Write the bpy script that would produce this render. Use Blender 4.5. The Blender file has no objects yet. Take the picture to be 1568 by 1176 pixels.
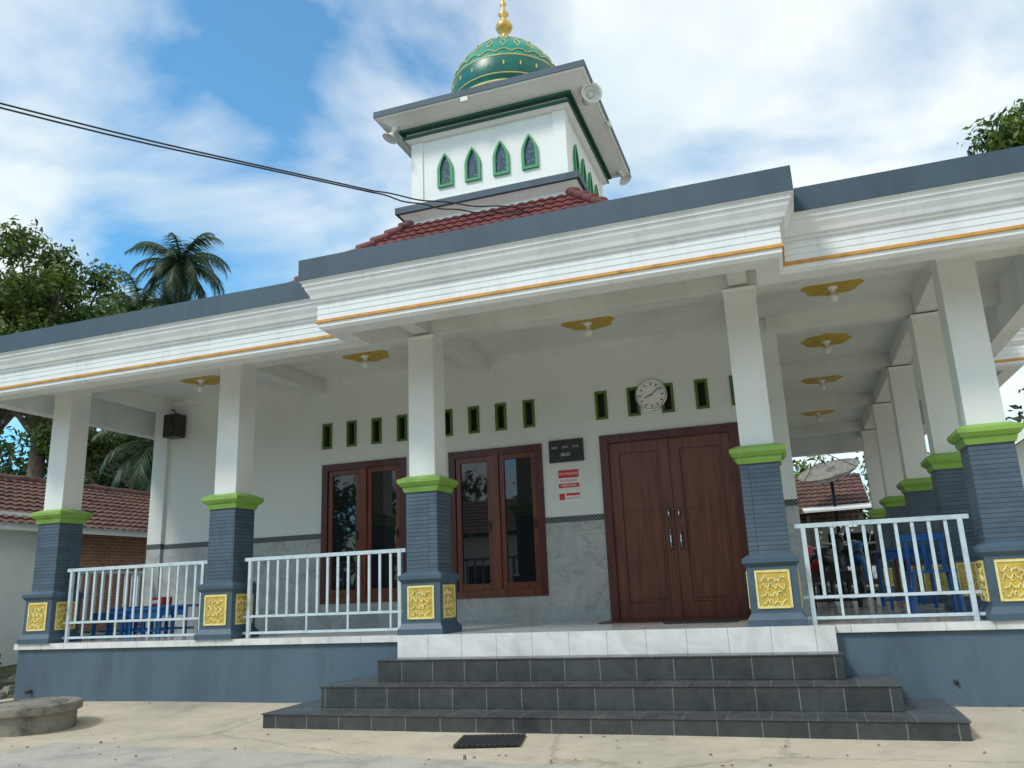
import bpy, math, random
from mathutils import Vector, Matrix
random.seed(7)
scene=bpy.context.scene
R=math.radians

# ------------------------------------------------------------------ materials
def nodes_of(name):
    m=bpy.data.materials.new(name); m.use_nodes=True
    nt=m.node_tree; b=nt.nodes['Principled BSDF']
    return m,nt,b
def N(nt,t,**kw):
    n=nt.nodes.new(t)
    for k,v in kw.items(): setattr(n,k,v)
    return n
def ramp(nt,stops):
    r=N(nt,'ShaderNodeValToRGB'); e=r.color_ramp.elements
    while len(e)<len(stops): e.new(0.5)
    for i,(p,c) in enumerate(stops):
        e[i].position=p; e[i].color=(c[0],c[1],c[2],1) if not isinstance(c,(int,float)) else (c,c,c,1)
    return r
def mat(name,col,rough=0.6,var=0.12,scale=3.0,bump=0.0,bscale=40,metal=0.0,spec=0.5,streak=0.0,stain=0.0):
    m,nt,b=nodes_of(name); L=nt.links
    tc=N(nt,'ShaderNodeTexCoord')
    n=N(nt,'ShaderNodeTexNoise'); n.inputs['Scale'].default_value=scale; n.inputs['Detail'].default_value=8; n.inputs['Roughness'].default_value=0.65
    if streak:
        mp=N(nt,'ShaderNodeMapping'); mp.inputs['Scale'].default_value=(1,1,streak)
        L.new(tc.outputs['Object'],mp.inputs['Vector']); L.new(mp.outputs[0],n.inputs['Vector'])
    else: L.new(tc.outputs['Object'],n.inputs['Vector'])
    d=[c*(1-var*1.6) for c in col]; l=[min(1,c*(1+var*0.6)) for c in col]
    r=ramp(nt,[(0.3,d),(0.5,col),(0.75,l)])
    L.new(n.outputs['Fac'],r.inputs[0]); out=r.outputs[0]
    if stain:
        s=N(nt,'ShaderNodeTexNoise'); s.inputs['Scale'].default_value=6; s.inputs['Detail'].default_value=10; s.inputs['Roughness'].default_value=0.7
        mp=N(nt,'ShaderNodeMapping'); mp.inputs['Scale'].default_value=(1,1,0.12)
        L.new(tc.outputs['Object'],mp.inputs['Vector']); L.new(mp.outputs[0],s.inputs['Vector'])
        sr=ramp(nt,[(0.0,0.0),(0.56,0.0),(0.72,1.0)]); L.new(s.outputs['Fac'],sr.inputs[0])
        q=N(nt,'ShaderNodeMath',operation='MULTIPLY'); q.inputs[1].default_value=stain; L.new(sr.outputs[0],q.inputs[0])
        mx=N(nt,'ShaderNodeMix',data_type='RGBA'); L.new(q.outputs[0],mx.inputs[0]); L.new(out,mx.inputs[6]); mx.inputs[7].default_value=(col[0]*0.4,col[1]*0.38,col[2]*0.33,1); out=mx.outputs[2]
    L.new(out,b.inputs['Base Color'])
    b.inputs['Roughness'].default_value=rough; b.inputs['Metallic'].default_value=metal
    b.inputs['Specular IOR Level'].default_value=spec
    if bump:
        n2=N(nt,'ShaderNodeTexNoise'); n2.inputs['Scale'].default_value=bscale; n2.inputs['Detail'].default_value=6
        L.new(tc.outputs['Object'],n2.inputs['Vector'])
        bp=N(nt,'ShaderNodeBump'); bp.inputs['Strength'].default_value=bump; bp.inputs['Distance'].default_value=0.02
        L.new(n2.outputs['Fac'],bp.inputs['Height']); L.new(bp.outputs[0],b.inputs['Normal'])
    return m
def tile_mat(name,c1,c2,mortar,bw,bh,ms=0.004,rough=0.3,offset=0.0,flat=False,bump=0.3,vein=0.0,veincol=(0.2,0.2,0.2),dust=0.0):
    m,nt,b=nodes_of(name); L=nt.links
    tc=N(nt,'ShaderNodeTexCoord'); sp=N(nt,'ShaderNodeSeparateXYZ'); L.new(tc.outputs['Object'],sp.inputs[0])
    cb=N(nt,'ShaderNodeCombineXYZ')
    if flat:
        L.new(sp.outputs[0],cb.inputs[0]); L.new(sp.outputs[1],cb.inputs[1])
    else:
        ad=N(nt,'ShaderNodeMath',operation='ADD'); L.new(sp.outputs[0],ad.inputs[0]); L.new(sp.outputs[1],ad.inputs[1])
        L.new(ad.outputs[0],cb.inputs[0]); L.new(sp.outputs[2],cb.inputs[1])
    br=N(nt,'ShaderNodeTexBrick'); br.offset=offset; br.squash=1.0
    br.inputs['Scale'].default_value=1; br.inputs['Brick Width'].default_value=bw; br.inputs['Row Height'].default_value=bh
    br.inputs['Mortar Size'].default_value=ms; br.inputs['Mortar Smooth'].default_value=0.1
    br.inputs['Color1'].default_value=(*c1,1); br.inputs['Color2'].default_value=(*c2,1); br.inputs['Mortar'].default_value=(*mortar,1)
    L.new(cb.outputs[0],br.inputs['Vector'])
    n=N(nt,'ShaderNodeTexNoise'); n.inputs['Scale'].default_value=2.2; n.inputs['Detail'].default_value=9; n.inputs['Roughness'].default_value=0.7; n.inputs['Distortion'].default_value=1.2
    L.new(tc.outputs['Object'],n.inputs['Vector'])
    r=ramp(nt,[(0.3,0.72),(0.7,1.12)])
    L.new(n.outputs['Fac'],r.inputs[0])
    mx=N(nt,'ShaderNodeMix',data_type='RGBA',blend_type='MULTIPLY'); mx.inputs[0].default_value=1
    L.new(br.outputs['Color'],mx.inputs[6]); L.new(r.outputs[0],mx.inputs[7])
    out=mx.outputs[2]
    if vein:
        vr=ramp(nt,[(0.0,0.0),(0.485,0.0),(0.5,1.0),(0.515,0.0),(1.0,0.0)])
        n3=N(nt,'ShaderNodeTexNoise'); n3.inputs['Scale'].default_value=1.6; n3.inputs['Detail'].default_value=5; n3.inputs['Distortion'].default_value=1.5
        L.new(tc.outputs['Object'],n3.inputs['Vector']); L.new(n3.outputs['Fac'],vr.inputs[0])
        m2=N(nt,'ShaderNodeMix',data_type='RGBA',blend_type='MIX')
        mm=N(nt,'ShaderNodeMath',operation='MULTIPLY'); mm.inputs[1].default_value=vein; L.new(vr.outputs[0],mm.inputs[0])
        L.new(mm.outputs[0],m2.inputs[0]); L.new(out,m2.inputs[6]); m2.inputs[7].default_value=(*veincol,1); out=m2.outputs[2]
    if dust:
        n4=N(nt,'ShaderNodeTexNoise'); n4.inputs['Scale'].default_value=5; n4.inputs['Detail'].default_value=12; n4.inputs['Roughness'].default_value=0.8
        L.new(tc.outputs['Object'],n4.inputs['Vector']); dr=ramp(nt,[(0.42,0.0),(0.75,1.0)]); L.new(n4.outputs['Fac'],dr.inputs[0])
        mm=N(nt,'ShaderNodeMath',operation='MULTIPLY'); mm.inputs[1].default_value=dust; L.new(dr.outputs[0],mm.inputs[0])
        m2=N(nt,'ShaderNodeMix',data_type='RGBA'); L.new(mm.outputs[0],m2.inputs[0]); L.new(out,m2.inputs[6]); m2.inputs[7].default_value=(0.28,0.26,0.22,1); out=m2.outputs[2]
        rr=N(nt,'ShaderNodeMath',operation='MULTIPLY_ADD'); L.new(dr.outputs[0],rr.inputs[0]); rr.inputs[1].default_value=0.3; rr.inputs[2].default_value=rough; L.new(rr.outputs[0],b.inputs['Roughness'])
    L.new(out,b.inputs['Base Color'])
    if not dust: b.inputs['Roughness'].default_value=rough
    bp=N(nt,'ShaderNodeBump'); bp.inputs['Strength'].default_value=bump; bp.inputs['Distance'].default_value=0.004; bp.invert=True
    L.new(br.outputs['Fac'],bp.inputs['Height']); L.new(bp.outputs[0],b.inputs['Normal'])
    return m
def leaf_mat(name,c1,c2,c3):
    m,nt,b=nodes_of(name); L=nt.links
    g=N(nt,'ShaderNodeNewGeometry'); r=ramp(nt,[(0.0,c1),(0.55,c2),(1.0,c3)])
    tc=N(nt,'ShaderNodeTexCoord'); n=N(nt,'ShaderNodeTexNoise'); n.inputs['Scale'].default_value=0.6
    L.new(tc.outputs['Object'],n.inputs['Vector'])
    ad=N(nt,'ShaderNodeMath',operation='MULTIPLY_ADD'); L.new(g.outputs['Random Per Island'],ad.inputs[0]); ad.inputs[1].default_value=0.55
    s=N(nt,'ShaderNodeMath',operation='MULTIPLY_ADD'); L.new(n.outputs['Fac'],s.inputs[0]); s.inputs[1].default_value=1.4; s.inputs[2].default_value=-0.42
    L.new(s.outputs[0],ad.inputs[2]); L.new(ad.outputs[0],r.inputs[0])
    L.new(r.outputs[0],b.inputs['Base Color']); b.inputs['Roughness'].default_value=0.5
    tr=N(nt,'ShaderNodeBsdfTranslucent'); L.new(r.outputs[0],tr.inputs[0])
    mx=N(nt,'ShaderNodeMixShader'); mx.inputs[0].default_value=0.3
    L.new(b.outputs[0],mx.inputs[1]); L.new(tr.outputs[0],mx.inputs[2])
    L.new(mx.outputs[0],nt.nodes['Material Output'].inputs['Surface'])
    return m

M={}
M['white']=mat('white_paint',(0.80,0.82,0.80),0.55,0.05,1.2,0.08,60,stain=0.12)
M['wall']=mat('wall_paint',(0.73,0.76,0.73),0.6,0.05,0.9,0.08,50)
M['ceil']=mat('ceiling_paint',(0.72,0.74,0.71),0.6,0.10,0.8,stain=0.16)
M['fascia']=mat('fascia_white',(0.78,0.81,0.82),0.5,0.09,1.5,0.05,50,streak=0.15,stain=0.28)
M['slate']=mat('slate_blue_paint',(0.046,0.082,0.115),0.6,0.2,1.6,0.1,60,streak=0.2)
M['colslate']=mat('column_blue_paint',(0.06,0.105,0.15),0.5,0.15,2.5,0.1,60)
M['base']=mat('base_blue_paint',(0.08,0.13,0.175),0.5,0.2,1.1,0.15,40,streak=0.35,stain=0.4)
M['gold']=mat('gold_trim',(0.60,0.30,0.05),0.5,0.25,6)
M['goldm']=mat('gold_metal',(0.66,0.45,0.13),0.38,0.15,5,metal=0.5)
M['goldp']=mat('gold_paint',(0.66,0.54,0.22),0.5,0.15,5)
M['green']=mat('lime_green_paint',(0.235,0.43,0.075),0.5,0.14,4)
M['dgreen']=mat('dark_green_paint',(0.01,0.075,0.045),0.4,0.1,4)
M['mgreen']=mat('window_green_paint',(0.015,0.27,0.09),0.4,0.1,4)
M['olive']=mat('vent_green_paint',(0.085,0.16,0.03),0.5,0.15,6)
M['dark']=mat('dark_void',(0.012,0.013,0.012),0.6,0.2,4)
M['black']=mat('black_plastic',(0.02,0.02,0.022),0.35,0.15,6)
M['rail']=mat('railing_paint',(0.56,0.67,0.72),0.4,0.14,9,stain=0.25)
M['panel']=mat('yellow_panel',(0.58,0.42,0.07),0.5,0.2,9)
M['panel2']=mat('yellow_relief',(0.80,0.71,0.32),0.5,0.15,9)
M['lampy']=mat('lamp_ornament_yellow',(0.52,0.37,0.045),0.5,0.15,9)
M['chrome']=mat('chrome',(0.7,0.7,0.7),0.2,0.05,4,metal=1)
M['red']=mat('red_sign',(0.62,0.03,0.035),0.4,0.05,4)
M['blue']=mat('blue_plastic',(0.01,0.11,0.36),0.4,0.15,4)
M['grate']=mat('iron_grate',(0.03,0.03,0.032),0.6,0.3,12)
M['bark']=mat('bark',(0.13,0.10,0.07),0.9,0.35,5,0.6,20)
M['palmbark']=mat('palm_bark',(0.17,0.15,0.12),0.9,0.3,5,0.5,20)
M['stone']=mat('rough_concrete',(0.22,0.21,0.175),0.9,0.4,5,0.7,18)
M['teal']=mat('dome_green',(0.0,0.25,0.175),0.32,0.22,3)
M['teal2']=mat('dome_dark_green',(0.0,0.14,0.105),0.35,0.22,3)
M['step']=tile_mat('step_tile',(0.036,0.044,0.046),(0.056,0.066,0.068),(0.20,0.21,0.20),0.36,3.0,0.004,0.25,dust=0.14)
M['tread']=tile_mat('step_tread_tile',(0.055,0.064,0.068),(0.075,0.085,0.088),(0.18,0.18,0.18),0.36,0.36,0.004,0.2,flat=True,dust=0.22)
M['clad']=tile_mat('column_clad',(0.065,0.105,0.15),(0.085,0.13,0.175),(0.035,0.055,0.075),0.9,0.045,0.004,0.5,bump=0.6)
M['dado']=tile_mat('marble_dado_tile',(0.50,0.51,0.50),(0.44,0.46,0.455),(0.34,0.35,0.34),0.6,0.33,0.002,0.2,vein=0.55,veincol=(0.25,0.25,0.25))
M['floor']=tile_mat('floor_tile',(0.62,0.62,0.60),(0.56,0.56,0.54),(0.35,0.35,0.35),0.4,0.4,0.003,0.14,flat=True)
M['edge']=tile_mat('floor_edge_tile',(0.76,0.77,0.76),(0.71,0.72,0.71),(0.35,0.35,0.35),0.4,5,0.003,0.3)
M['brick']=tile_mat('red_brick',(0.44,0.18,0.10),(0.32,0.125,0.075),(0.38,0.32,0.25),0.22,0.07,0.010,0.9,offset=0.5,bump=0.8)
M['rooftile']=mat('clay_roof_tile',(0.165,0.042,0.042),0.55,0.35,2.5,0.2,30,stain=0.4)
M['oldtile']=mat('old_roof_tile',(0.125,0.062,0.045),0.8,0.5,2.2,0.4,20,stain=0.5)
M['leafA']=leaf_mat('leaf_broad',(0.015,0.04,0.010),(0.06,0.12,0.020),(0.24,0.30,0.04))
M['leafB']=leaf_mat('leaf_dark',(0.008,0.024,0.008),(0.028,0.06,0.016),(0.09,0.14,0.03))
M['leafP']=leaf_mat('leaf_palm',(0.015,0.036,0.018),(0.04,0.08,0.032),(0.10,0.14,0.055))

def wood(name,c1,c2):
    m,nt,b=nodes_of(name); L=nt.links
    tc=N(nt,'ShaderNodeTexCoord'); mp=N(nt,'ShaderNodeMapping'); mp.inputs['Scale'].default_value=(9,9,0.8)
    n=N(nt,'ShaderNodeTexNoise'); n.inputs['Scale'].default_value=2; n.inputs['Detail'].default_value=8; n.inputs['Distortion'].default_value=0.8
    L.new(tc.outputs['Object'],mp.inputs[0]); L.new(mp.outputs[0],n.inputs['Vector'])
    r=ramp(nt,[(0.3,c1),(0.7,c2)]); L.new(n.outputs['Fac'],r.inputs[0]); L.new(r.outputs[0],b.inputs['Base Color'])
    b.inputs['Roughness'].default_value=0.3
    return m
M['wood']=wood('varnished_wood',(0.10,0.026,0.013),(0.20,0.06,0.028))
M['wood2']=wood('dark_frame_wood',(0.06,0.012,0.010),(0.11,0.026,0.018))
m,nt,b=nodes_of('dark_glass'); b.inputs['Base Color'].default_value=(0.012,0.015,0.017,1); b.inputs['Roughness'].default_value=0.02; b.inputs['Specular IOR Level'].default_value=0.8; M['glass']=m
m,nt,b=nodes_of('stained_glass'); L=nt.links
tc=N(nt,'ShaderNodeTexCoord'); v=N(nt,'ShaderNodeTexVoronoi'); v.inputs['Scale'].default_value=14; r=ramp(nt,[(0.0,(0.25,0.3,0.3)),(0.35,(0.06,0.10,0.13)),(1.0,(0.03,0.05,0.07))])
L.new(tc.outputs['Object'],v.inputs['Vector']); L.new(v.outputs['Distance'],r.inputs[0]); L.new(r.outputs[0],b.inputs['Base Color']); b.inputs['Roughness'].default_value=0.2
M['stained']=m
m,nt,b=nodes_of('tile_border'); L=nt.links
tc=N(nt,'ShaderNodeTexCoord'); ck=N(nt,'ShaderNodeTexChecker'); ck.inputs['Scale'].default_value=42
ck.inputs['Color1'].default_value=(0.015,0.02,0.025,1); ck.inputs['Color2'].default_value=(0.16,0.18,0.19,1)
L.new(tc.outputs['Object'],ck.inputs['Vector']); L.new(ck.outputs['Color'],b.inputs['Base Color']); b.inputs['Roughness'].default_value=0.3
M['border']=m

# ------------------------------------------------------------------ mesh builder
class B:
    def __init__(s): s.v=[]; s.f=[]; s.fm=[]; s.ms=[]; s.sm=[]
    def mi(s,m):
        m=M[m] if isinstance(m,str) else m
        if m not in s.ms: s.ms.append(m)
        return s.ms.index(m)
    def face(s,pts,m,smooth=False):
        i=len(s.v); s.v+= [tuple(p) for p in pts]; s.f.append(tuple(range(i,i+len(pts)))); s.fm.append(s.mi(m)); s.sm.append(smooth)
    def raw(s,vs,fs,m,smooth=False):
        i=len(s.v); s.v+=[tuple(p) for p in vs]; k=s.mi(m)
        for f in fs: s.f.append(tuple(a+i for a in f)); s.fm.append(k); s.sm.append(smooth)
    def box(s,x0,x1,y0,y1,z0,z1,m,top=None,mtx=None):
        vs=[Vector(p) for p in [(x0,y0,z0),(x1,y0,z0),(x1,y1,z0),(x0,y1,z0),(x0,y0,z1),(x1,y0,z1),(x1,y1,z1),(x0,y1,z1)]]
        if mtx: vs=[mtx@p for p in vs]
        s.raw(vs,[(0,3,2,1),(0,1,5,4),(1,2,6,5),(2,3,7,6),(3,0,4,7)],m)
        s.raw(vs,[(4,5,6,7)],top or m)
    def frus(s,cx,cy,h0,z0,h1,z1,m,cap=True):
        vs=[(cx-h0,cy-h0,z0),(cx+h0,cy-h0,z0),(cx+h0,cy+h0,z0),(cx-h0,cy+h0,z0),(cx-h1,cy-h1,z1),(cx+h1,cy-h1,z1),(cx+h1,cy+h1,z1),(cx-h1,cy+h1,z1)]
        fs=[(0,1,5,4),(1,2,6,5),(2,3,7,6),(3,0,4,7)]
        if cap: fs+=[(0,3,2,1),(4,5,6,7)]
        s.raw(vs,fs,m)
    def lathe(s,prof,m,mtx=None,n=32,lobes=0,amp=0):
        vs=[];fs=[]
        for (r,z) in prof:
            for k in range(n):
                a=2*math.pi*k/n; rr=r*(1+(amp*math.cos(lobes*a) if lobes else 0))
                p=Vector((rr*math.cos(a),rr*math.sin(a),z)); vs.append(mtx@p if mtx else p)
        for i in range(len(prof)-1):
            for k in range(n):
                fs.append((i*n+k,i*n+(k+1)%n,(i+1)*n+(k+1)%n,(i+1)*n+k))
        s.raw(vs,fs,m,True)
    def tube(s,pts,rad,m,n=8,cap=True):
        pts=[Vector(p) for p in pts]; rr=rad if isinstance(rad,(list,tuple)) else [rad]*len(pts)
        vs=[];fs=[]
        for i,p in enumerate(pts):
            d=(pts[min(i+1,len(pts)-1)]-pts[max(i-1,0)]).normalized()
            up=Vector((0,0,1)) if abs(d.z)<0.9 else Vector((0,1,0))
            a=d.cross(up).normalized(); b2=a.cross(d)
            for k in range(n):
                t=2*math.pi*k/n; vs.append(p+(a*math.cos(t)+b2*math.sin(t))*rr[i])
        for i in range(len(pts)-1):
            for k in range(n): fs.append((i*n+k,i*n+(k+1)%n,(i+1)*n+(k+1)%n,(i+1)*n+k))
        if cap: fs+=[tuple(range(n)),tuple(range((len(pts)-1)*n,len(pts)*n))]
        s.raw(vs,fs,m,True)
    def build(s,name,parent=None,bevel=0):
        me=bpy.data.meshes.new(name); me.from_pydata(s.v,[],s.f)
        for x in s.ms: me.materials.append(x)
        me.polygons.foreach_set('material_index',s.fm); me.polygons.foreach_set('use_smooth',s.sm); me.update()
        o=bpy.data.objects.new(name,me); scene.collection.objects.link(o)
        if parent: o.parent=parent
        if bevel:
            md=o.modifiers.new('bevel','BEVEL'); md.width=bevel; md.segments=2; md.limit_method='ANGLE'; md.angle_limit=R(50)
        return o
def empty(name):
    o=bpy.data.objects.new(name,None); scene.collection.objects.link(o); return o

mosque=empty('mosque_building')
FZ=0.81; WY=10.6; CZ=4.56

# ------------------------------------------------------------------ plinth, floor, steps
b=B()
b.box(-10.05,2.15,8.45,20.4,-0.1,0.735,'base'); b.build('plinth',mosque,0.008)
b=B(); b.tube([(-9.75,8.46,0.22),(-9.75,8.38,0.21)],0.03,'grate'); b.tube([(1.2,8.46,0.3),(1.2,8.42,0.29)],0.02,'grate'); b.build('drain_spouts',mosque)
b=B()
b.box(-10.09,-4.303,8.41,20.42,0.735,FZ,'edge',top='floor'); b.box(0.253,2.19,8.41,20.42,0.735,FZ,'edge',top='floor')
b.box(-4.303,0.253,8.45,20.42,0.735,FZ,'edge',top='floor')
b.box(-4.30,0.25,8.33,8.449,0.45,FZ+0.001,'edge',top='floor')
b.build('porch_floor',mosque,0.004)
b=B()
for x0,x1,y0,z0,z1 in [(-5.27,1.08,7.28,-0.1,0.15),(-4.86,0.68,7.69,0.151,0.36),(-4.41,0.27,8.08,0.361,0.578)]:
    b.box(x0,x1,y0,8.44,z0,z1-0.014,'step')
    b.box(x0-0.012,x1+0.012,y0-0.012,8.441,z1-0.014,z1,'tread')
b.build('front_steps',mosque,0.004)

# ------------------------------------------------------------------ main wall with openings (cells)
wx0,wx1=-9.86,-0.06
wins=[(-6.73,-5.31),(-4.62,-3.20)]; door=(-2.37,-0.53)
vents=[-6.66,-6.23,-5.80,-5.37,-4.63,-4.21,-3.79,-3.365,-2.31,-1.86,-1.40,-0.944,-0.49]
holes=[(a,c,1.15,3.21) for a,c in wins]+[(door[0],door[1],FZ,3.23)]+[(v-0.065,v+0.065,3.48,3.84) for v in vents]
xs=sorted(set([wx0,wx1]+[h[0] for h in holes]+[h[1] for h in holes]))
zs=sorted(set([FZ,2.10,2.18,CZ]+[h[2] for h in holes]+[h[3] for h in holes]))
b=B()
for i in range(len(xs)-1):
    for j in range(len(zs)-1):
        cx=(xs[i]+xs[i+1])/2; cz=(zs[j]+zs[j+1])/2
        if any(h[0]<cx<h[1] and h[2]<cz<h[3] for h in holes): continue
        if cz<2.18: mm='dado' if cz<2.10 else 'border'; y=WY-0.012
        else: mm='wall'; y=WY
        b.face([(xs[i],y,zs[j]),(xs[i+1],y,zs[j]),(xs[i+1],y,zs[j+1]),(xs[i],y,zs[j+1])],mm)
b.face([(wx0,WY-0.012,2.18),(wx1,WY-0.012,2.18),(wx1,WY,2.18),(wx0,WY,2.18)],'border')
for h in holes:
    y1=WY+0.16
    for p,q in [((h[0],h[2]),(h[0],h[3])),((h[0],h[3]),(h[1],h[3])),((h[1],h[3]),(h[1],h[2])),((h[1],h[2]),(h[0],h[2]))]:
        b.face([(p[0],WY-0.012,p[1]),(p[0],y1,p[1]),(q[0],y1,q[1]),(q[0],WY-0.012,q[1])],'wall')
for x,s in [(wx0,-1),(wx1,1)]:
    for z0,z1,mm,o in [(FZ,2.10,'dado',0.012),(2.10,2.18,'border',0.012),(2.18,CZ,'wall',0)]:
        b.face([(x+s*o,WY-0.012,z0),(x+s*o,20.3,z0),(x+s*o,20.3,z1),(x+s*o,WY-0.012,z1)],mm)
b.face([(wx0,20.3,FZ),(wx1,20.3,FZ),(wx1,20.3,CZ),(wx0,20.3,CZ)],'wall')
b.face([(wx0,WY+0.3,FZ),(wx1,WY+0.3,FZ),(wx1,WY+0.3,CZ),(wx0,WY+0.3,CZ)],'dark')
b.build('walls',mosque)
b=B()
for a,c in [(-9.98,-9.70),(-0.20,0.08)]:
    b.box(a,c,WY-0.06,WY+0.22,2.19,CZ,'wall'); b.box(a,c,WY-0.06,WY+0.22,FZ,2.11,'dado'); b.box(a-0.004,c+0.004,WY-0.064,WY+0.22,2.11,2.19,'border')
b.build('corner_pilasters',mosque,0.004)
b=B()
for v in vents:
    x0,x1,z0,z1=v-0.085,v+0.085,3.46,3.86
    b.box(x0,x0+0.035,WY-0.015,WY+0.1,z0,z1,'olive'); b.box(x1-0.035,x1,WY-0.015,WY+0.1,z0,z1,'olive')
    b.box(x0+0.035,x1-0.035,WY-0.015,WY+0.1,z1-0.035,z1,'olive'); b.box(x0+0.035,x1-0.035,WY-0.015,WY+0.1,z0,z0+0.035,'olive')
    b.box(x0+0.035,x1-0.035,WY+0.09,WY+0.1,z0+0.035,z1-0.035,'dark')
b.build('vent_slots',mosque)
def window(x0,x1):
    b=B(); z0,z1=1.15,3.21; y0=WY-0.03; y1=WY+0.1; t=0.10; xm=(x0+x1)/2
    b.box(x0,x0+t,y0,y1,z0,z1,'wood2'); b.box(x1-t,x1,y0,y1,z0,z1,'wood2')
    b.box(x0+t,x1-t,y0,y1,z1-t,z1,'wood2'); b.box(x0+t,x1-t,y0,y1,z0,z0+t,'wood'); b.box(xm-0.055,xm+0.055,y0,y1,z0+t,z1-t,'wood')
    for a,c in [(x0+t,xm-0.055),(xm+0.055,x1-t)]:
        s=0.07; yy=WY+0.0; a+=0.004; c-=0.004
        b.box(a,a+s,yy,yy+0.05,z0+t,z1-t,'wood'); b.box(c-s,c,yy,yy+0.05,z0+t,z1-t,'wood')
        b.box(a+s,c-s,yy,yy+0.05,z1-t-s,z1-t,'wood'); b.box(a+s,c-s,yy,yy+0.05,z0+t,z0+t+s*1.3,'wood')
        b.box(a+s,c-s,yy+0.03,yy+0.036,z0+t+s*1.3,z1-t-s,'glass')
        b.box(c-0.05,c-0.03,yy-0.03,yy,2.05,2.17,'black')
    b.build('window',mosque,0.006)
for a,c in wins: window(a,c)
b=B(); x0,x1=door; z1=3.23; y0=WY-0.035; t=0.11; xm=(x0+x1)/2
b.box(x0,x0+t,y0,WY+0.12,FZ,z1,'wood2'); b.box(x1-t,x1,y0,WY+0.12,FZ,z1,'wood2'); b.box(x0+t,x1-t,y0,WY+0.12,z1-t,z1,'wood2')
for a,c in [(x0+t,xm-0.003),(xm+0.003,x1-t)]:
    y=WY+0.02
    b.box(a,c,y+0.02,y+0.06,FZ+0.01,z1-t,'wood')
    s=0.13
    b.box(a,a+s,y,y+0.02,FZ+0.01,z1-t,'wood'); b.box(c-s,c,y,y+0.02,FZ+0.01,z1-t,'wood')
    for q0,q1 in [(FZ+0.01,FZ+0.2),(z1-t-0.15,z1-t)]:
        b.box(a+s,c-s,y,y+0.02,q0,q1,'wood')
    for q0,q1 in [(FZ+0.2,z1-t-0.15)]:
        b.box(a+s+0.045,c-s-0.045,y+0.004,y+0.02,q0+0.05,q1-0.05,'wood')
        b.tube([(a+s,y+0.012,q0),(a+s,y+0.012,q1),(c-s,y+0.012,q1),(c-s,y+0.012,q0),(a+s,y+0.012,q0)],0.012,'wood2',n=6)
b.build('door_leaves',mosque,0.006)
b=B()
for xx in (xm-0.065,xm+0.065):
    for z0,z1 in [(2.06,2.20),(1.66,1.94)]:
        b.box(xx-0.018,xx+0.018,WY+0.005,WY+0.018,z0,z1,'black')
        b.tube([(xx,WY-0.04,z0+0.03),(xx,WY-0.05,(z0+z1)/2),(xx,WY-0.04,z1-0.03)],0.009,'chrome')
        for q in(z0+0.03,z1-0.03): b.tube([(xx,WY+0.02,q),(xx,WY-0.04,q)],0.010,'chrome')
b.build('door_handles',mosque)
b=B(); b.box(-2.35,-0.45,9.75,WY-0.05,FZ+0.003,FZ+0.012,'wood2'); b.box(-1.5,-0.7,9.3,9.7,FZ+0.003,FZ+0.02,'black'); b.build('door_mat')

# ------------------------------------------------------------------ columns
def column(x,y):
    b=B()
    for h0,z0,h1,z1 in [(0.275,FZ+0.001,0.275,0.87),(0.275,0.87,0.235,0.93),(0.235,0.93,0.235,1.37),(0.235,1.37,0.27,1.41),(0.27,1.41,0.27,1.45),(0.27,1.45,0.21,1.49)]:
        b.frus(x,y,h0,z0,h1,z1,'colslate')
    b.frus(x,y,0.195,1.45,0.195,2.45,'clad')
    for h0,z0,h1,z1 in [(0.21,2.40,0.225,2.44),(0.225,2.44,0.225,2.47),(0.245,2.47,0.275,2.51),(0.275,2.51,0.275,2.55),(0.275,2.55,0.19,2.59)]:
        b.frus(x,y,h0,z0,h1,z1,'green')
    b.frus(x,y,0.165,2.56,0.165,4.31,'white')
    b.frus(x,y,0.165,4.27,0.178,4.31,'white')
    for k in range(4):
        mt=Matrix.Translation((x,y,0))@Matrix.Rotation(k*math.pi/2,4,'Z')
        b.box(-0.165,0.165,-0.241,-0.2355,0.97,1.34,'panel',mtx=mt)
        for sx in (-1,1):
            b.box(sx*0.155-0.01,sx*0.155+0.01,-0.248,-0.2415,0.98,1.33,'panel2',mtx=mt)
        for zz in (0.985,1.325): b.box(-0.143,0.143,-0.248,-0.2415,zz-0.01,zz+0.01,'panel2',mtx=mt)
        for r0 in range(4):
            rnd=random.Random(3+r0)
            for q in range(3):
                zz=1.035+r0*0.072+rnd.uniform(-.008,.008); xx=-0.095+q*0.075; A=rnd.uniform(0.015,0.028); ph=rnd.uniform(0,6)
                pts=[(xx-0.035+0.09*i/8, -0.244, zz+A*math.sin(i*0.9+ph)+0.012*math.cos(i*2.1+q)) for i in range(9)]
                b.tube([mt@Vector(p) for p in pts],0.0075,'panel2',n=5)
    return b.build('porch_column',mosque,0.006)
cols=[(-9.74,8.66),(-6.84,8.66),(-4.05,8.66),(-0.26,8.66),(1.83,8.66),(1.83,10.6),(1.83,13.3),(1.83,16.2),(1.83,19.2)]
for c in cols: column(*c)

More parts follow.
